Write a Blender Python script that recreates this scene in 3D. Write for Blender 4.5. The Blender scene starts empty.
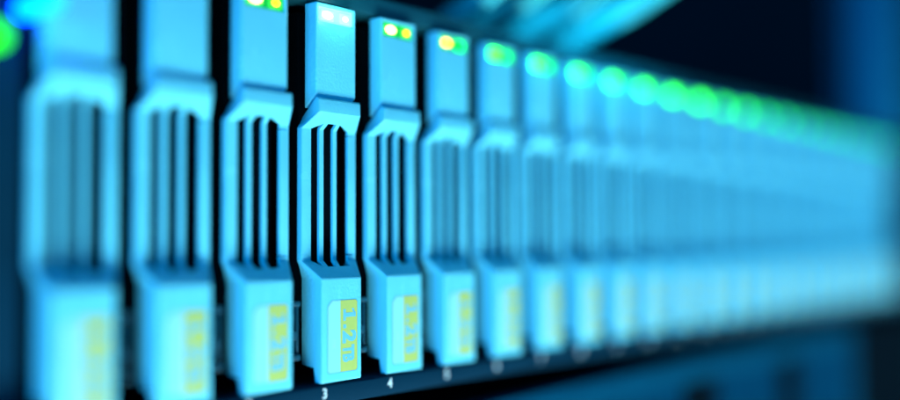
import bpy, bmesh, math, random
from mathutils import Vector, Matrix

random.seed(7)
MM = 0.001
S = bpy.context.scene
COL = S.collection
PITCH = 18.3
FIRST, LAST = -3, 20            # slot 3 stands at X = 0

# ------------------------------------------------------------------ materials
def principled(name, base, rough=0.45, metal=0.0, spec=0.5, bump=0.0, bscale=900.0, var=0.0, vscale=60.0, coat=0.0, dust=0.0):
    m = bpy.data.materials.new(name); m.use_nodes = True
    nt = m.node_tree; b = nt.nodes['Principled BSDF']
    b.inputs['Base Color'].default_value = (*base, 1)
    b.inputs['Roughness'].default_value = rough
    b.inputs['Metallic'].default_value = metal
    b.inputs['Specular IOR Level'].default_value = spec
    b.inputs['Coat Weight'].default_value = coat
    tc = nt.nodes.new('ShaderNodeTexCoord')
    if bump > 0:
        n = nt.nodes.new('ShaderNodeTexNoise'); n.inputs['Scale'].default_value = bscale
        n.inputs['Detail'].default_value = 3
        bp = nt.nodes.new('ShaderNodeBump'); bp.inputs['Strength'].default_value = bump
        bp.inputs['Distance'].default_value = 0.0002
        nt.links.new(tc.outputs['Object'], n.inputs['Vector'])
        nt.links.new(n.outputs['Fac'], bp.inputs['Height'])
        nt.links.new(bp.outputs['Normal'], b.inputs['Normal'])
    if var > 0:
        n = nt.nodes.new('ShaderNodeTexNoise'); n.inputs['Scale'].default_value = vscale
        n.inputs['Detail'].default_value = 6
        mx = nt.nodes.new('ShaderNodeMix'); mx.data_type = 'RGBA'
        mx.inputs[6].default_value = (*[c * (1 - var) for c in base], 1)
        mx.inputs[7].default_value = (*[min(1, c * (1 + var)) for c in base], 1)
        nt.links.new(tc.outputs['Object'], n.inputs['Vector'])
        nt.links.new(n.outputs['Fac'], mx.inputs[0])
        nt.links.new(mx.outputs[2], b.inputs['Base Color'])
        if dust > 0:                     # sparse pale specks of dust
            dn = nt.nodes.new('ShaderNodeTexNoise'); dn.inputs['Scale'].default_value = 2600; dn.inputs['Detail'].default_value = 2
            dr = nt.nodes.new('ShaderNodeMapRange'); dr.inputs['From Min'].default_value = 0.66; dr.inputs['From Max'].default_value = 0.74
            dr.inputs['To Max'].default_value = dust
            dm = nt.nodes.new('ShaderNodeMix'); dm.data_type = 'RGBA'; dm.inputs[7].default_value = (0.55, 0.82, 0.95, 1)
            nt.links.new(tc.outputs['Object'], dn.inputs['Vector']); nt.links.new(dn.outputs['Fac'], dr.inputs['Value'])
            nt.links.new(dr.outputs['Result'], dm.inputs[0]); nt.links.new(mx.outputs[2], dm.inputs[6])
            nt.links.new(dm.outputs[2], b.inputs['Base Color'])
        mr = nt.nodes.new('ShaderNodeMapRange')
        mr.inputs['To Min'].default_value = rough - 0.08; mr.inputs['To Max'].default_value = rough + 0.1
        nt.links.new(n.outputs['Fac'], mr.inputs['Value'])
        nt.links.new(mr.outputs['Result'], b.inputs['Roughness'])
    return m

def emitter(name, color, strength, base=(0.3, 0.5, 0.3)):
    m = principled(name, base, 0.25)
    b = m.node_tree.nodes['Principled BSDF']
    b.inputs['Emission Color'].default_value = (*color, 1)
    b.inputs['Emission Strength'].default_value = strength
    return m

M = {
    'plastic': principled('carrier_plastic', (0.13, 0.69, 0.95), 0.24, spec=0.5, bump=0.45, bscale=1900, var=0.09, vscale=140, dust=0.10),
    'black': principled('black_steel', (0.0005, 0.005, 0.010), 0.9, spec=0.02),
    'chassis': principled('chassis_steel', (0.0, 0.028, 0.06), 0.7, spec=0.06, bump=0.15, bscale=1500, var=0.15),
    'lip': principled('lip_steel_hazed', (0.004, 0.075, 0.11), 0.4, spec=0.3, bump=0.15, bscale=1500, var=0.15),  # chassis steel made lighter: teal haze put into the colour
    'clip': principled('clip_steel', (0.004, 0.07, 0.12), 0.4),
    'window': emitter('window_glow', (0.0, 1.0, 0.06), 0.55, (0.01, 0.08, 0.03)),  # recess floor: green glow around the lights put in as emission
    'window_white': emitter('window_glow_white', (0.45, 1.0, 0.95), 0.62, (0.2, 0.4, 0.4)),  # same floor with the pale glow of the white lights as emission
    'paper': principled('sticker_paper', (0.26, 0.76, 0.93), 0.42),
    'edge': principled('sticker_edge', (0.08, 0.42, 0.62), 0.5),
    'yellow': principled('sticker_yellow', (0.46, 0.60, 0.15), 0.5, var=0.06, vscale=300),
    'ink': principled('sticker_ink', (0.13, 0.55, 0.76), 0.5),
    'faint': principled('sticker_faint_ink', (0.34, 0.70, 0.66), 0.5),
    'number': principled('number_paint', (0.62, 0.86, 0.95), 0.5),
    'cable': principled('cable_jacket', (0.08, 0.78, 0.95), 0.34, bump=0.1, bscale=700),
    'server': principled('server_bezel', (0.0, 0.055, 0.12), 0.85, spec=0.02, bump=0.15, bscale=900, var=0.2),
    'post': principled('post_steel', (0.003, 0.17, 0.34), 0.5, spec=0.2, bump=0.1, var=0.12),
    'wall': principled('wall_paint', (0.002, 0.022, 0.05), 0.85, var=0.25, vscale=3),
    'floor': principled('floor_vinyl', (0.006, 0.02, 0.04), 0.5, var=0.2, vscale=5),
    'led_lens': emitter('led_lens', (0.04, 1.0, 0.06), 1.3, (0.02, 0.08, 0.02)),
    'led_a': emitter('led_bright', (0.85, 1.0, 0.30), 8.0, (0.02, 0.08, 0.02)),
    'led_b': emitter('led_green', (1.0, 0.85, 0.0), 5.0, (0.02, 0.08, 0.02)),
    'led_far': emitter('led_far_green', (0.03, 1.0, 0.0), 14.0, (0.01, 0.06, 0.01)),
    'led_far_b': emitter('led_far_green_b', (0.02, 1.0, 0.02), 9.0, (0.01, 0.06, 0.01)),
    'led_far_c': emitter('led_far_green_c', (0.0, 1.0, 0.03), 6.0, (0.01, 0.06, 0.01)),
    'led_last': emitter('led_last_green', (0.0, 1.0, 0.06), 2.2, (0.01, 0.06, 0.02)),
    'led_dim': emitter('led_dim_green', (0.0, 1.0, 0.04), 3.6, (0.01, 0.06, 0.02)),
    'led_white': emitter('led_white', (0.55, 1.0, 0.85), 0.6),
    'led_warm': emitter('led_warm', (1.0, 0.95, 0.84), 2.6),
    'led_peach': emitter('led_peach', (1.0, 0.74, 0.55), 1.5),
    'led_amber': emitter('led_amber', (1.0, 0.62, 0.0), 7.0),
    'led_blue': emitter('led_blue', (0.0, 0.07, 1.0), 18.0, (0.01, 0.02, 0.1)),
    'led_ear': emitter('led_ear_green', (0.02, 1.0, 0.0), 2.2, (0.01, 0.05, 0.01)),
}

# ------------------------------------------------------------------ helpers
def link(o, parent=None):
    COL.objects.link(o)
    if parent: o.parent = parent
    return o

def finish(name, bm, mats, parent=None, bevel=0.0, seg=2, solid=0.0, angle=25, smooth=True, loc=(0, 0, 0)):
    """links the bmesh (millimetres) as one mesh object in metres; modifiers are baked"""
    bmesh.ops.recalc_face_normals(bm, faces=bm.faces) if solid == 0 else None
    bmesh.ops.scale(bm, vec=(MM, MM, MM), verts=bm.verts)
    me = bpy.data.meshes.new(name); bm.to_mesh(me); bm.free()
    for m in (mats if isinstance(mats, (list, tuple)) else [mats]): me.materials.append(m)
    o = bpy.data.objects.new(name, me); link(o)
    if solid:
        md = o.modifiers.new('s', 'SOLIDIFY'); md.thickness = solid * MM; md.offset = -1; md.use_even_offset = False
    if bevel:
        md = o.modifiers.new('b', 'BEVEL'); md.width = bevel * MM; md.segments = seg
        md.limit_method = 'ANGLE'; md.angle_limit = math.radians(angle); md.harden_normals = False
    if solid or bevel:
        dg = bpy.context.evaluated_depsgraph_get()
        me2 = bpy.data.meshes.new_from_object(o.evaluated_get(dg)); me2.name = name
        o.modifiers.clear(); o.data = me2
        bpy.data.meshes.remove(me)
    if smooth:
        for p in o.data.polygons: p.use_smooth = True
        o.data.set_sharp_from_angle(angle=math.radians(35))
    o.location = Vector(loc) * MM
    if parent: o.parent = parent
    return o

def box(bm, x0, x1, y0, y1, z0, z1, mi=0):
    v = [bm.verts.new(p) for p in [(x0,y0,z0),(x1,y0,z0),(x1,y1,z0),(x0,y1,z0),(x0,y0,z1),(x1,y0,z1),(x1,y1,z1),(x0,y1,z1)]]
    fs = []
    for q in [(0,3,2,1),(4,5,6,7),(0,1,5,4),(1,2,6,5),(2,3,7,6),(3,0,4,7)]:
        f = bm.faces.new([v[i] for i in q]); f.material_index = mi; fs.append(f)
    return fs

def tube(bm, pts, r, n=20):
    pts = [Vector(p) for p in pts]
    # Catmull-Rom through the points
    P = [pts[0] * 2 - pts[1]] + pts + [pts[-1] * 2 - pts[-2]]
    path = []
    for i in range(1, len(P) - 2):
        for k in range(14):
            t = k / 14
            a, b, c, d = P[i-1], P[i], P[i+1], P[i+2]
            path.append(0.5 * ((2*b) + (c-a)*t + (2*a-5*b+4*c-d)*t*t + (3*b-a-3*c+d)*t**3))
    path.append(pts[-1])
    rings = []; up = Vector((0, 0, 1))
    for i, p in enumerate(path):
        tg = (path[min(i+1, len(path)-1)] - path[max(i-1, 0)]).normalized()
        s = tg.cross(up).normalized(); u = s.cross(tg)
        rings.append([bm.verts.new(p + (s*math.cos(a) + u*math.sin(a)) * r) for a in [2*math.pi*j/n for j in range(n)]])
    for a, b in zip(rings, rings[1:]):
        for j in range(n): bm.faces.new((a[j], a[(j+1) % n], b[(j+1) % n], b[j]))
    bm.faces.new(rings[0][::-1]); bm.faces.new(rings[-1])

def disc_button(bm, x, z, r, y0, y1, n=24):
    """a domed round lens whose axis runs along Y, front at y0"""
    rings = []
    for rr, y in ((r, y1), (r, y0 + 0.35*r), (0.85*r, y0 + 0.12*r), (0.5*r, y0 + 0.02*r)):
        rings.append([bm.verts.new((x + rr*math.cos(2*math.pi*j/n), y, z + rr*math.sin(2*math.pi*j/n))) for j in range(n)])
    for a, b in zip(rings, rings[1:]):
        for j in range(n): bm.faces.new((a[j], a[(j+1) % n], b[(j+1) % n], b[j]))
    bm.faces.new(rings[-1]); bm.faces.new(rings[0][::-1])

def glyphs(bm, body, size, origin, xdir, ydir, mi, weight=0.0, sx=1.0, thick=0.0):
    """lettering from the built-in font as faces; origin, xdir, ydir in millimetres; returns the run's length"""
    cu = bpy.data.curves.new('lettering', 'FONT'); cu.body = body; cu.size = 1.0; cu.offset = weight
    cu.resolution_u = 4; cu.fill_mode = 'FRONT'
    o = bpy.data.objects.new('lettering', cu); link(o)
    dg = bpy.context.evaluated_depsgraph_get()
    me = bpy.data.meshes.new_from_object(o.evaluated_get(dg))
    xs = [v.co.x for v in me.vertices]; x0 = min(xs); ln = (max(xs) - x0) * size * sx
    xd, yd, og = Vector(xdir), Vector(ydir), Vector(origin)
    vs = [bm.verts.new(og + xd * ((v.co.x - x0) * size * sx) + yd * (v.co.y * size)) for v in me.vertices]
    for p in me.polygons:
        try:
            f = bm.faces.new([vs[i] for i in p.vertices]); f.material_index = mi
        except ValueError: pass
    bpy.data.objects.remove(o); bpy.data.curves.remove(cu); bpy.data.meshes.remove(me)
    return ln

def thing(name, label, cat, loc=(0, 0, 0), group=None):
    o = bpy.data.objects.new(name, None); link(o)
    o.empty_display_size = 0.005; o.location = Vector(loc) * MM
    o['label'] = label; o['category'] = cat
    if group: o['group'] = group
    return o

# ------------------------------------------------------------------ one drive carrier
def handle_mesh():
    """one moulded shell: bulge under the light housing, sloped arch, rails and two bars, lower block"""
    G = 4.5
    colsG = [-1.35, 1.05, 3.32, 4.42, 7.0, 7.98, 11.2, 13.35]     # column edges at the grille plane
    cols0 = [-0.10, 1.65, 3.17, 4.12, 5.86, 6.70, 8.98, 10.60]     # the same at the front plane
    def X(i, y):
        t = min(max(y / G, 0), 1); return cols0[i] * (1 - t) + colsG[i] * t
    #        Y     z
    rows = [(1.25, 56.35), (0.65, 55.9), (0.45, 53.45), (3.0, 51.5), (G, 50.4), (G, 49.75), (G, 49.55),
            (G, 25.1), (G, 24.9), (G, 23.9), (2.95, 22.7), (0.12, 20.5), (0.0, 20.2), (0.0, 0.35), (0.2, 0.0), (1.8, 0.1), (2.25, 2.9), (5.8, 3.3)]
    NARROW = len(rows) - 6
    top, bot = 3, 10                                                # slots run between these rows
    BACK = 5.8
    bm = bmesh.new()
    g = [[bm.verts.new((X(i, y if r < NARROW else 0), y, z)) for i in range(8)] for r, (y, z) in enumerate(rows)]
    nr = len(rows)
    slot = {1, 3, 5}
    for r in range(nr - 1):
        for c in range(7):
            a, b, d, e = g[r][c], g[r][c+1], g[r+1][c+1], g[r+1][c]
            if top <= r < bot and c in slot:
                if r == top and c == 1: bm.faces.new((a, b, e))      # rounded shoulders of the outer slots
                if r == top and c == 5: bm.faces.new((a, b, d))
                if r == bot - 1 and c == 1: bm.faces.new((a, d, e))
                continue
            if c == 6 and r in (5, 7): continue                      # parting lines across the right rail
            bm.faces.new((a, b, d, e))
    # side walls and the top return; the arch is a sloped band, so its back edge lies lower than its front
    zb = [52.6, 52.2, 51.4, 50.9, 50.4, 49.75, 49.55, 25.1, 24.9, 24.0, 23.0, 20.5, 20.2]
    n = len(zb)
    wide = [0.0, 0.1, 0.45, 0.8, 1, 1, 1, 1, 1, 1, 0.62, 0.03, 0.0]   # the frame is wider than the blocks above and below
    L = [bm.verts.new((cols0[0] * (1 - t) + colsG[0] * t - 0.05, BACK, z)) for t, z in zip(wide, zb)]
    R = [bm.verts.new((cols0[7] * (1 - t) + colsG[7] * t + 0.05, BACK, z)) for t, z in zip(wide, zb)]
    for r in range(n - 1):
        bm.faces.new((L[r], g[r][0], g[r+1][0], L[r+1]))
        bm.faces.new((g[r][7], R[r], R[r+1], g[r+1][7]))
    bm.faces.new([L[n-1]] + [g[r][0] for r in range(n - 1, nr)])
    bm.faces.new([R[n-1]] + [g[r][7] for r in range(n - 1, nr)])
    bm.faces.new([L[0]] + g[0] + [R[0]])
    bm.normal_update()
    # face normals point to the front (-Y)
    bmesh.ops.recalc_face_normals(bm, faces=bm.faces)
    f = max(bm.faces, key=lambda f: f.calc_area())
    ref = [q for q in bm.faces if abs(q.normal.y) > 0.95 and q.calc_center_median().y < 0.5]
    if ref and ref[0].normal.y > 0: bmesh.ops.reverse_faces(bm, faces=bm.faces)
    return bm

def housing_mesh():
    x = [-0.20, 0.55, 9.95, 10.60]; z = [57.15, 71.75, 74.95, 75.55]
    Y0, Y1, D = 1.56, 4.9, 0.45
    bm = bmesh.new()
    g = [[bm.verts.new((xx, Y0, zz)) for xx in x] for zz in z]
    for r in range(3):
        for c in range(3):
            if (r, c) != (1, 1): bm.faces.new((g[r][c], g[r][c+1], g[r+1][c+1], g[r+1][c]))
    h = [bm.verts.new((xx, Y0 + D, zz)) for xx, zz in ((x[1]+.12, z[1]+.12), (x[2]-.12, z[1]+.12), (x[2]-.12, z[2]-.12), (x[1]+.12, z[2]-.12))]
    w = [g[1][1], g[1][2], g[2][2], g[2][1]]
    for i in range(4): bm.faces.new((w[i], w[(i+1) % 4], h[(i+1) % 4], h[i]))
    bm.faces.new(h).material_index = 1
    ring = g[0] + [g[1][3], g[2][3]] + g[3][::-1] + [g[2][0], g[1][0]]
    bk = [bm.verts.new((v.co.x + (0.12 if v.co.x > 5 else -0.12), Y1, v.co.z if v.co.z > 60 else 54.4)) for v in ring]
    n = len(ring)
    for i in range(n): bm.faces.new((ring[i], bk[i], bk[(i+1) % n], ring[(i+1) % n]))
    bm.faces.new(bk)
    return bm

def poly(bm, pts, y, mi):
    f = bm.faces.new([bm.verts.new((px, y, pz)) for px, pz in pts]); f.material_index = mi
    if f.normal.y > 0: f.normal_flip()

def sticker_mesh():
    """chamfered label: raised edge line, pale field, yellow field, lettering"""
    def outline(d):
        x0, x1, z0, z1 = 1.38 + d, 9.66 - d, 1.66 + d, 16.15 - d; c = 1.15; k = 0.45
        return [(x0, z0 + k), (x0 + k, z0), (x1 - k, z0), (x1, z0 + k), (x1, z1 - k), (x1 - k, z1), (x0 + c, z1), (x0, z1 - c)]
    bm = bmesh.new()
    poly(bm, outline(0), -0.03, 0)
    poly(bm, outline(0.17), -0.05, 1)
    x0, x1, z0, z1 = 4.85, 9.49, 1.83, 15.98
    poly(bm, [(x0, z0), (x1 - .4, z0), (x1, z0 + .4), (x1, z1 - .4), (x1 - .4, z1), (x0, z1)], -0.07, 2)
    # reading downwards, tops of the letters to the right
    dn, rt = (0, 0, -1), (1, 0, 0)
    def slab(u0, u1, v0, v1):          # u runs down the sticker, v to the right
        poly(bm, [(5.6 + v0, 14.2 - u0), (5.6 + v1, 14.2 - u0), (5.6 + v1, 14.2 - u1), (5.6 + v0, 14.2 - u1)], -0.09, 3)
    slab(0.75, 1.6, 0.6, 3.45)          # the figure 1 with its foot and flag
    slab(0.0, 2.35, 0.0, 0.7)
    poly(bm, [(9.05, 13.449), (9.05, 13.0), (8.5, 14.3), (7.95, 14.3), (7.95, 14.2), (8.35, 13.45)], -0.09, 3)
    slab(3.05, 3.85, 0.0, 0.8)
    glyphs(bm, '2', 4.8, (5.65, -0.09, 9.95), dn, rt, 3, weight=0.05, sx=1.0)
    glyphs(bm, 'TB', 4.1, (5.65, -0.09, 7.05), dn, rt, 3, weight=0.05, sx=0.68)
    glyphs(bm, '10K', 1.3, (2.7, -0.07, 8.3), dn, rt, 4)
    for f in bm.faces:
        f.normal_update()
        if f.normal.y > 0: f.normal_flip()
    return bm

def led_mesh(x0, x1, z0, z1, m):
    """a rounded lens, its bright core a low dome of its own material"""
    bm = bmesh.new(); box(bm, x0, x1, 1.66, 2.2, z0, z1)
    xc, zc, rx, rz, n = (x0 + x1) / 2, (z0 + z1) / 2, (x1 - x0) / 2 - m, (z1 - z0) / 2 - m * 0.8, 20
    rings = []
    for k, y in ((1.0, 1.65), (0.85, 1.56), (0.5, 1.50)):
        rings.append([bm.verts.new((xc + k*rx*math.cos(2*math.pi*j/n), y, zc + k*rz*math.sin(2*math.pi*j/n))) for j in range(n)])
    for p, q in zip(rings, rings[1:]):
        for j in range(n): bm.faces.new((p[j], p[(j+1) % n], q[(j+1) % n], q[j])).material_index = 1
    bm.faces.new(rings[-1]).material_index = 1
    return bm

def body_mesh():
    bm = bmesh.new()
    box(bm, 0.2, 11.6, 7.6, 95, 3.5, 74.5)
    return bm

def make_carrier():
    t = thing('drive_carrier', '', 'disk drive', (0, 0, 0), 'numbered drive carriers in the storage shelf')
    finish('drive_body', body_mesh(), M['black'], t, bevel=0.3)
    h = finish('latch_handle', handle_mesh(), M['plastic'], t, bevel=0.19, seg=3, solid=0.7, angle=20)
    s = finish('capacity_sticker', sticker_mesh(), [M['edge'], M['paper'], M['yellow'], M['ink'], M['faint']], h, smooth=False)
    c = finish('light_housing', housing_mesh(), [M['plastic'], M['window']], t, bevel=0.28, seg=3)
    finish('indicator_light', led_mesh(1.05, 4.75, 72.15, 74.35, 0.35), [M['led_lens'], M['led_a']], c, bevel=0.3, seg=3, angle=50)
    finish('indicator_light', led_mesh(6.3, 9.3, 72.15, 74.35, 0.65), [M['led_lens'], M['led_b']], c, bevel=0.3, seg=3, angle=50)
    return t

def copy_tree(o, parent=None):
    c = o.copy(); COL.objects.link(c); c.parent = parent
    for ch in o.children[:]: copy_tree(ch, c)
    return c

ORD = ['', 'first', 'second', 'third', 'fourth', 'fifth', 'sixth', 'seventh', 'eighth', 'ninth', 'tenth', 'eleventh', 'twelfth',
       'thirteenth', 'fourteenth', 'fifteenth', 'sixteenth', 'seventeenth', 'eighteenth', 'nineteenth', 'twentieth']
def carrier_label(n):
    if n == 0: return 'sharply focused pale blue drive carrier with white lights above the number 3'
    if n == 1: return 'slightly blurred drive carrier above the number 4, just right of the sharply focused one'
    if n == -1: return 'slightly blurred drive carrier just left of the sharply focused one, yellow-green lights'
    if n == -2: return 'blurred drive carrier between the biggest blurred one and the one left of the sharp one'
    if n == -3: return 'biggest, most blurred near drive carrier, beside the round blue power light'
    if n == 2: return 'drive carrier with one amber and one green light, second right of the sharply focused one'
    if n == LAST: return 'smallest drive carrier at the far dark end of the row, fully blurred'
    return '%s drive carrier to the right of the sharply focused one, green lights, blurred' % ORD[n]

proto = make_carrier()
bpy.context.view_layer.update()
carriers = {}
for n in range(FIRST, LAST + 1):
    t = proto if n == 0 else copy_tree(proto)
    t.location = (n * PITCH * MM, 0, 0)
    t['label'] = carrier_label(n)
    # seated by hand: hair-fine differences in depth and tilt
    if n:
        t.location.y += random.uniform(-0.15, 0.15) * MM
        t.rotation_euler = (0, random.uniform(-.0012, .0012), random.uniform(-.006, .006))
    carriers[n] = t
def lamps(n):
    return [q for o in carriers[n].children if o.name.startswith('light_housing') for q in sorted(o.children, key=lambda q: q.data.name)]
for q in lamps(0):                                # the sharp carrier's lights burn white
    q.data = q.data.copy(); q.data.materials[0] = M['led_white']; q.data.materials[1] = M['led_warm' if q.name.endswith('indicator_light') else 'led_peach']
    q.parent.data = q.parent.data if q.parent.data.name.startswith('white') else q.parent.data.copy()
    q.parent.data.name = 'white_housing'; q.parent.data.materials[1] = M['window_white']
near = [q.data for q in lamps(1)]
def recolour(m0, m1):
    out = []
    for d, m in zip(near, (m0, m1)):
        d = d.copy(); d.materials[0] = M[m]; d.materials[1] = M[m]; out.append(d)
    return out
far = recolour('led_far', 'led_dim')
levels = [(10, far), (12, recolour('led_far_b', 'led_dim')), (14, recolour('led_far_c', 'led_last')),  # viewing-angle fade put into the emission, weaker towards the far end
          (17, recolour('led_dim', 'led_last')), (99, recolour('led_last', 'led_last'))]
first, second = lamps(2)                          # two places to the right: an amber core, then plain green
first.data = first.data.copy(); first.data.materials[1] = M['led_amber']
second.data = far[1]
for n in range(3, LAST + 1):                      # plain green lights along the rest of the row
    for q, d in zip(lamps(n), next(l for k, l in levels if n < k)): q.data = d
# ------------------------------------------------------------------ the shelf that holds them
XL, XR = FIRST * PITCH - 2.0, LAST * PITCH + 15.2
sh = thing('storage_shelf', 'long dark steel storage shelf holding the row of drive carriers', 'storage array', (XL, 0, 0))
def sp(name, bm, m, **k):
    return finish(name, bm, m, sh, loc=(-XL, 0, 0), **k)
b = bmesh.new(); box(b, XL - 24, XR + 22, 3.2, 110, 76.2, 80.2); sp('upper_lip', b, M['lip'], bevel=0.5)
b = bmesh.new(); box(b, XL - 24, XR + 22, -0.1, 110, -4.4, -0.55); lip = sp('lower_lip', b, M['chassis'], bevel=0.4)
b = bmesh.new(); box(b, XL - 24, XR + 22, 96, 110, -0.5, 76.1); sp('backplane', b, M['black'])
b = bmesh.new(); box(b, XL - 24, XL, 6.0, 95, -0.5, 76.15); ear = sp('left_ear', b, M['chassis'], bevel=0.6)
b = bmesh.new(); box(b, XR + 1, XR + 22, 3.0, 95, -0.5, 76.15); sp('right_ear', b, M['black'], bevel=0.6)
b = bmesh.new(); disc_button(b, 0, 0, 1.5, -4.0, 6.2)
finish('power_light', b, M['led_blue'], ear, loc=(-57.0, 0, 64.4))
b = bmesh.new(); disc_button(b, 0, 0, 2.1, 1.6, 6.2)
finish('status_light', b, M['led_ear'], ear, loc=(-62.9, 0, 58.9))
div0 = clip0 = None
for n in range(FIRST, LAST):
    if div0 is None:
        b = bmesh.new(); box(b, -0.35, 0.35, 7.0, 95.9, -0.52, 76.15); d = div0 = sp('divider', b, M['black'])
        b = bmesh.new()                                          # a small spring clip low on the divider
        box(b, -0.9, 0.9, 3.6, 12, 4.5, 5.6); box(b, 0.45, 0.9, 4.2, 12, 5.6, 15.0); box(b, -0.9, 0.9, 3.6, 12, 15.0, 16.0); box(b, -0.6, 0.3, 4.0, 9, 8.4, 10.2)
        clip0 = finish('spring_clip', b, M['clip'], d, bevel=0.2)
    else:
        d = div0.copy(); COL.objects.link(d); d.parent = sh
        c = clip0.copy(); COL.objects.link(c); c.parent = d
    d.location = ((n * PITCH + 15.1 - XL) * MM, 0, 0)
for n in range(FIRST, LAST + 1):
    b = bmesh.new()
    s = str(n + 3)
    ln = glyphs(b, s, 2.75, (0, 0, 0), (1, 0, 0), (0, 0, 1), 0, weight=0.022)
    for f in b.faces:
        f.normal_update()
        if f.normal.y > 0: f.normal_flip()
    finish('slot_number', b, M['number'], lip, smooth=False, loc=(n * PITCH + 0.45 - ln / 2 + 0.2 - 0, -0.14, -2.9))

# ------------------------------------------------------------------ cables over the shelf
CAB = [
    ([(150, 150, 79), (112, 70, 88), (90.8, 45, 92.6), (62.4, 8, 89.5), (34, -30, 88), (24, -46, 96), (22, -50, 130), (22, -50, 220)],
     'leftmost pale blue cable over the dark upper lip', 2.9),
    ([(160, 150, 79), (122, 70, 88), (101.2, 45, 92.5), (78.7, 8, 91.5), (50, -28, 90), (40, -46, 98), (38, -50, 130), (38, -50, 220)],
     'pale blue cable second from the left over the dark upper lip', 3.1),
    ([(180, 150, 79), (148, 70, 88), (124.4, 45, 93.6), (106, 8, 96.0), (78, -28, 98), (68, -46, 106), (66, -50, 135), (66, -50, 220)],
     'thick pale blue cable between the second and the rightmost cable', 3.3),
    ([(206, 150, 79), (172, 70, 88), (146, 45, 92.5), (133, 8, 99.5), (111, -28, 104), (102, -46, 113), (100, -50, 138), (100, -50, 220)],
     'rightmost thick pale blue cable, rising over the dark upper lip', 3.7),
]
for pts, lab, r in CAB:
    b = bmesh.new(); base = pts[0]
    tube(b, [(p[0]-base[0], p[1]-base[1], p[2]-base[2]) for p in pts], r)
    o = finish('network_cable', b, M['cable'], loc=base)
    o['label'] = lab; o['category'] = 'cable'; o['group'] = 'pale blue cables above the shelf'

# ------------------------------------------------------------------ the server below
sv = thing('rack_server', 'dim blue blurred server with slotted front below the drive shelf', 'server', (0, 0, -54))
b = bmesh.new()
ZT = 44.0
box(b, -90, 306, 4, 300, 0, ZT); box(b, 306.05, 800, 1.5, 300, -160, ZT)  # second box is a black cover added to keep the lower post dark
finish('casing_and_dark_cover', b, M['black'], sv, bevel=0.6)
b = bmesh.new()
box(b, -90, 306, -1.5, 3.9, ZT - 7, ZT); box(b, -90, 306, -1.5, 3.9, 0, 6)
for x0, x1 in ((-90, -84), (298, 306)):
    box(b, x0, x1, -1.4, 3.9, 6.05, ZT - 7.05)
finish('bezel', b, M['server'], sv, bevel=0.5)
for x0, x1 in ((60, 72), (150, 172), (226, 244)):
    b = bmesh.new(); box(b, x0, x1, -1.4, 3.9, 6.05, ZT - 7.05); finish('bay_divider', b, M['black'], sv, bevel=0.5)
b = bmesh.new()
x = -83.0
while x < 297:
    if not any(a - 1.4 < x < c for a, c in ((60, 72), (150, 172), (226, 244))):
        box(b, x, x + 2.6, 0.2, 3.9, 6.05, ZT - 7.05)
    x += 6.4
finish('grille', b, M['server'], sv)

# ------------------------------------------------------------------ rack post beyond the row's end, walls
pz = -260
po = thing('rack_post', 'blue steel rack post standing beyond the far end of the drive row', 'rack post', (508, 34, pz))
b = bmesh.new()
box(b, -22, 26, 0, 3, 0, 560); box(b, 26.05, 29, 0, 46, 0, 560); box(b, -25, -22.05, 0, 20, 0, 560)
finish('post_rail', b, M['post'], po, bevel=0.5)
b = bmesh.new()
for k in range(12):
    box(b, -3, 3, -0.3, 3.3, 20 + 44.45 * k, 26 + 44.45 * k)
    box(b, -3, 3, -0.3, 3.3, 36 + 44.45 * k, 42 + 44.45 * k)
finish('mounting_hole', b, M['black'], po, bevel=0.0)

def struct(name, bm, m):
    o = finish(name, bm, m, smooth=False); o['kind'] = 'structure'; return o
b = bmesh.new(); box(b, -1200, 2600, 1500, 1560, -900, 1800); struct('back_wall', b, M['wall'])
b = bmesh.new(); box(b, 2400, 2460, -1600, 1499, -900, 1800); struct('side_wall', b, M['wall'])
b = bmesh.new(); box(b, -1200, 2600, -1600, 1560, -960, -901); struct('floor', b, M['floor'])

# ------------------------------------------------------------------ lamps
def area(name, loc, target, size, power, color, sy=None, spread=180):
    d = bpy.data.lights.new(name, 'AREA'); d.energy = power; d.color = color
    d.shape = 'RECTANGLE'; d.size = size; d.size_y = sy or size; d.spread = math.radians(spread)
    o = bpy.data.objects.new(name, d); link(o); o.location = Vector(loc) * MM
    o.rotation_euler = (Vector(target) - Vector(loc)).to_track_quat('-Z', 'Y').to_euler()
    return o
area('strip_key', (230, -95, -105), (230, 0, 25), 1.1, 1.06, (0.72, 0.92, 0.90), sy=0.06, spread=95)   # unseen key strip, set low and close so light falls off up the carriers
area('fill_lamp', (-2000, -900, -60), (120, 0, 40), 0.8, 43.0, (0.0, 0.48, 1.0))
def spot(name, loc, target, power, color, cone, blend=0.6):
    d = bpy.data.lights.new(name, 'SPOT'); d.energy = power; d.color = color
    d.spot_size = math.radians(cone); d.spot_blend = blend; d.shadow_soft_size = 0.02
    o = bpy.data.objects.new(name, d); link(o); o.location = Vector(loc) * MM
    o.rotation_euler = (Vector(target) - Vector(loc)).to_track_quat('-Z', 'Y').to_euler()
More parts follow.
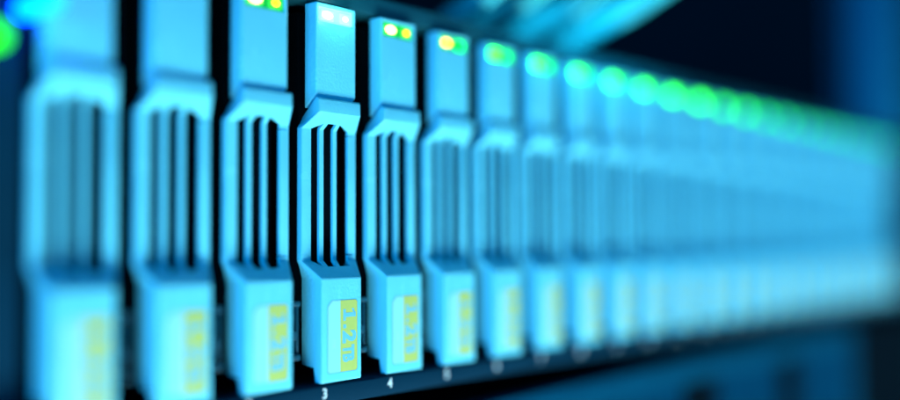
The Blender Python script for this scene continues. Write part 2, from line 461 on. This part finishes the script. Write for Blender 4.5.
d = bpy.data.lights.new('indicator_glow', 'POINT'); d.energy = 0.0022; d.color = (0.45, 1.0, 0.85); d.shadow_soft_size = 0.002
o = bpy.data.objects.new('indicator_glow', d); link(o); o.location = Vector((5.2, -3.2, 75.0)) * MM   # added point light before the white lights, imitating their bloom
spot('cable_fill', (-120, -260, 110), (100, 0, 124), 26.0, (0.08, 0.75, 1.0), 17, 0.5)  # added spot to brighten the cables, no fixture of the room
spot('post_fill', (330, -300, 500), (500, 30, 135), 1.7, (0.0, 0.5, 1.0), 26, 1.0)  # added blue spot that lights the upper part of the post
w = bpy.data.worlds.new('World'); S.world = w; w.use_nodes = True
bg = w.node_tree.nodes['Background']
bg.inputs['Color'].default_value = (0.0, 0.28, 0.75, 1); bg.inputs['Strength'].default_value = 0.06

# ------------------------------------------------------------------ camera
f, yaw, pit, roll, cx, cy, cz = 970.4048, 0.7069, 0.0404, -0.0041, -128.5569, -142.8651, 28.0797
cam = bpy.data.cameras.new('camera'); co = bpy.data.objects.new('camera', cam); link(co)
F0 = Vector((math.cos(yaw), math.sin(yaw), 0)); R0 = Vector((math.sin(yaw), -math.cos(yaw), 0)); U0 = Vector((0, 0, 1))
F = F0 * math.cos(pit) + U0 * math.sin(pit); U = U0 * math.cos(pit) - F0 * math.sin(pit)
Rr = R0 * math.cos(roll) + U * math.sin(roll); Uu = U * math.cos(roll) - R0 * math.sin(roll)
mw = Matrix((Rr, Uu, -F)).transposed().to_4x4(); mw.translation = Vector((cx, cy, cz)) * MM
co.matrix_world = mw
cam.sensor_width = 36; cam.lens = f * 36 / 900
cam.clip_start = 0.005; cam.clip_end = 20
zf = (Vector((6, 2, 35)) - Vector((cx, cy, cz))).dot(F)
cam.dof.use_dof = True; cam.dof.focus_distance = zf * MM
cam.dof.aperture_fstop = 2.25
S.camera = co

S.view_settings.view_transform = 'Standard'; S.view_settings.look = 'None'
S.view_settings.exposure = 0; S.view_settings.gamma = 1
S.render.engine = 'CYCLES'
S.cycles.use_denoising = True
S.cycles.max_bounces = 6
S.cycles.sample_clamp_indirect = 4
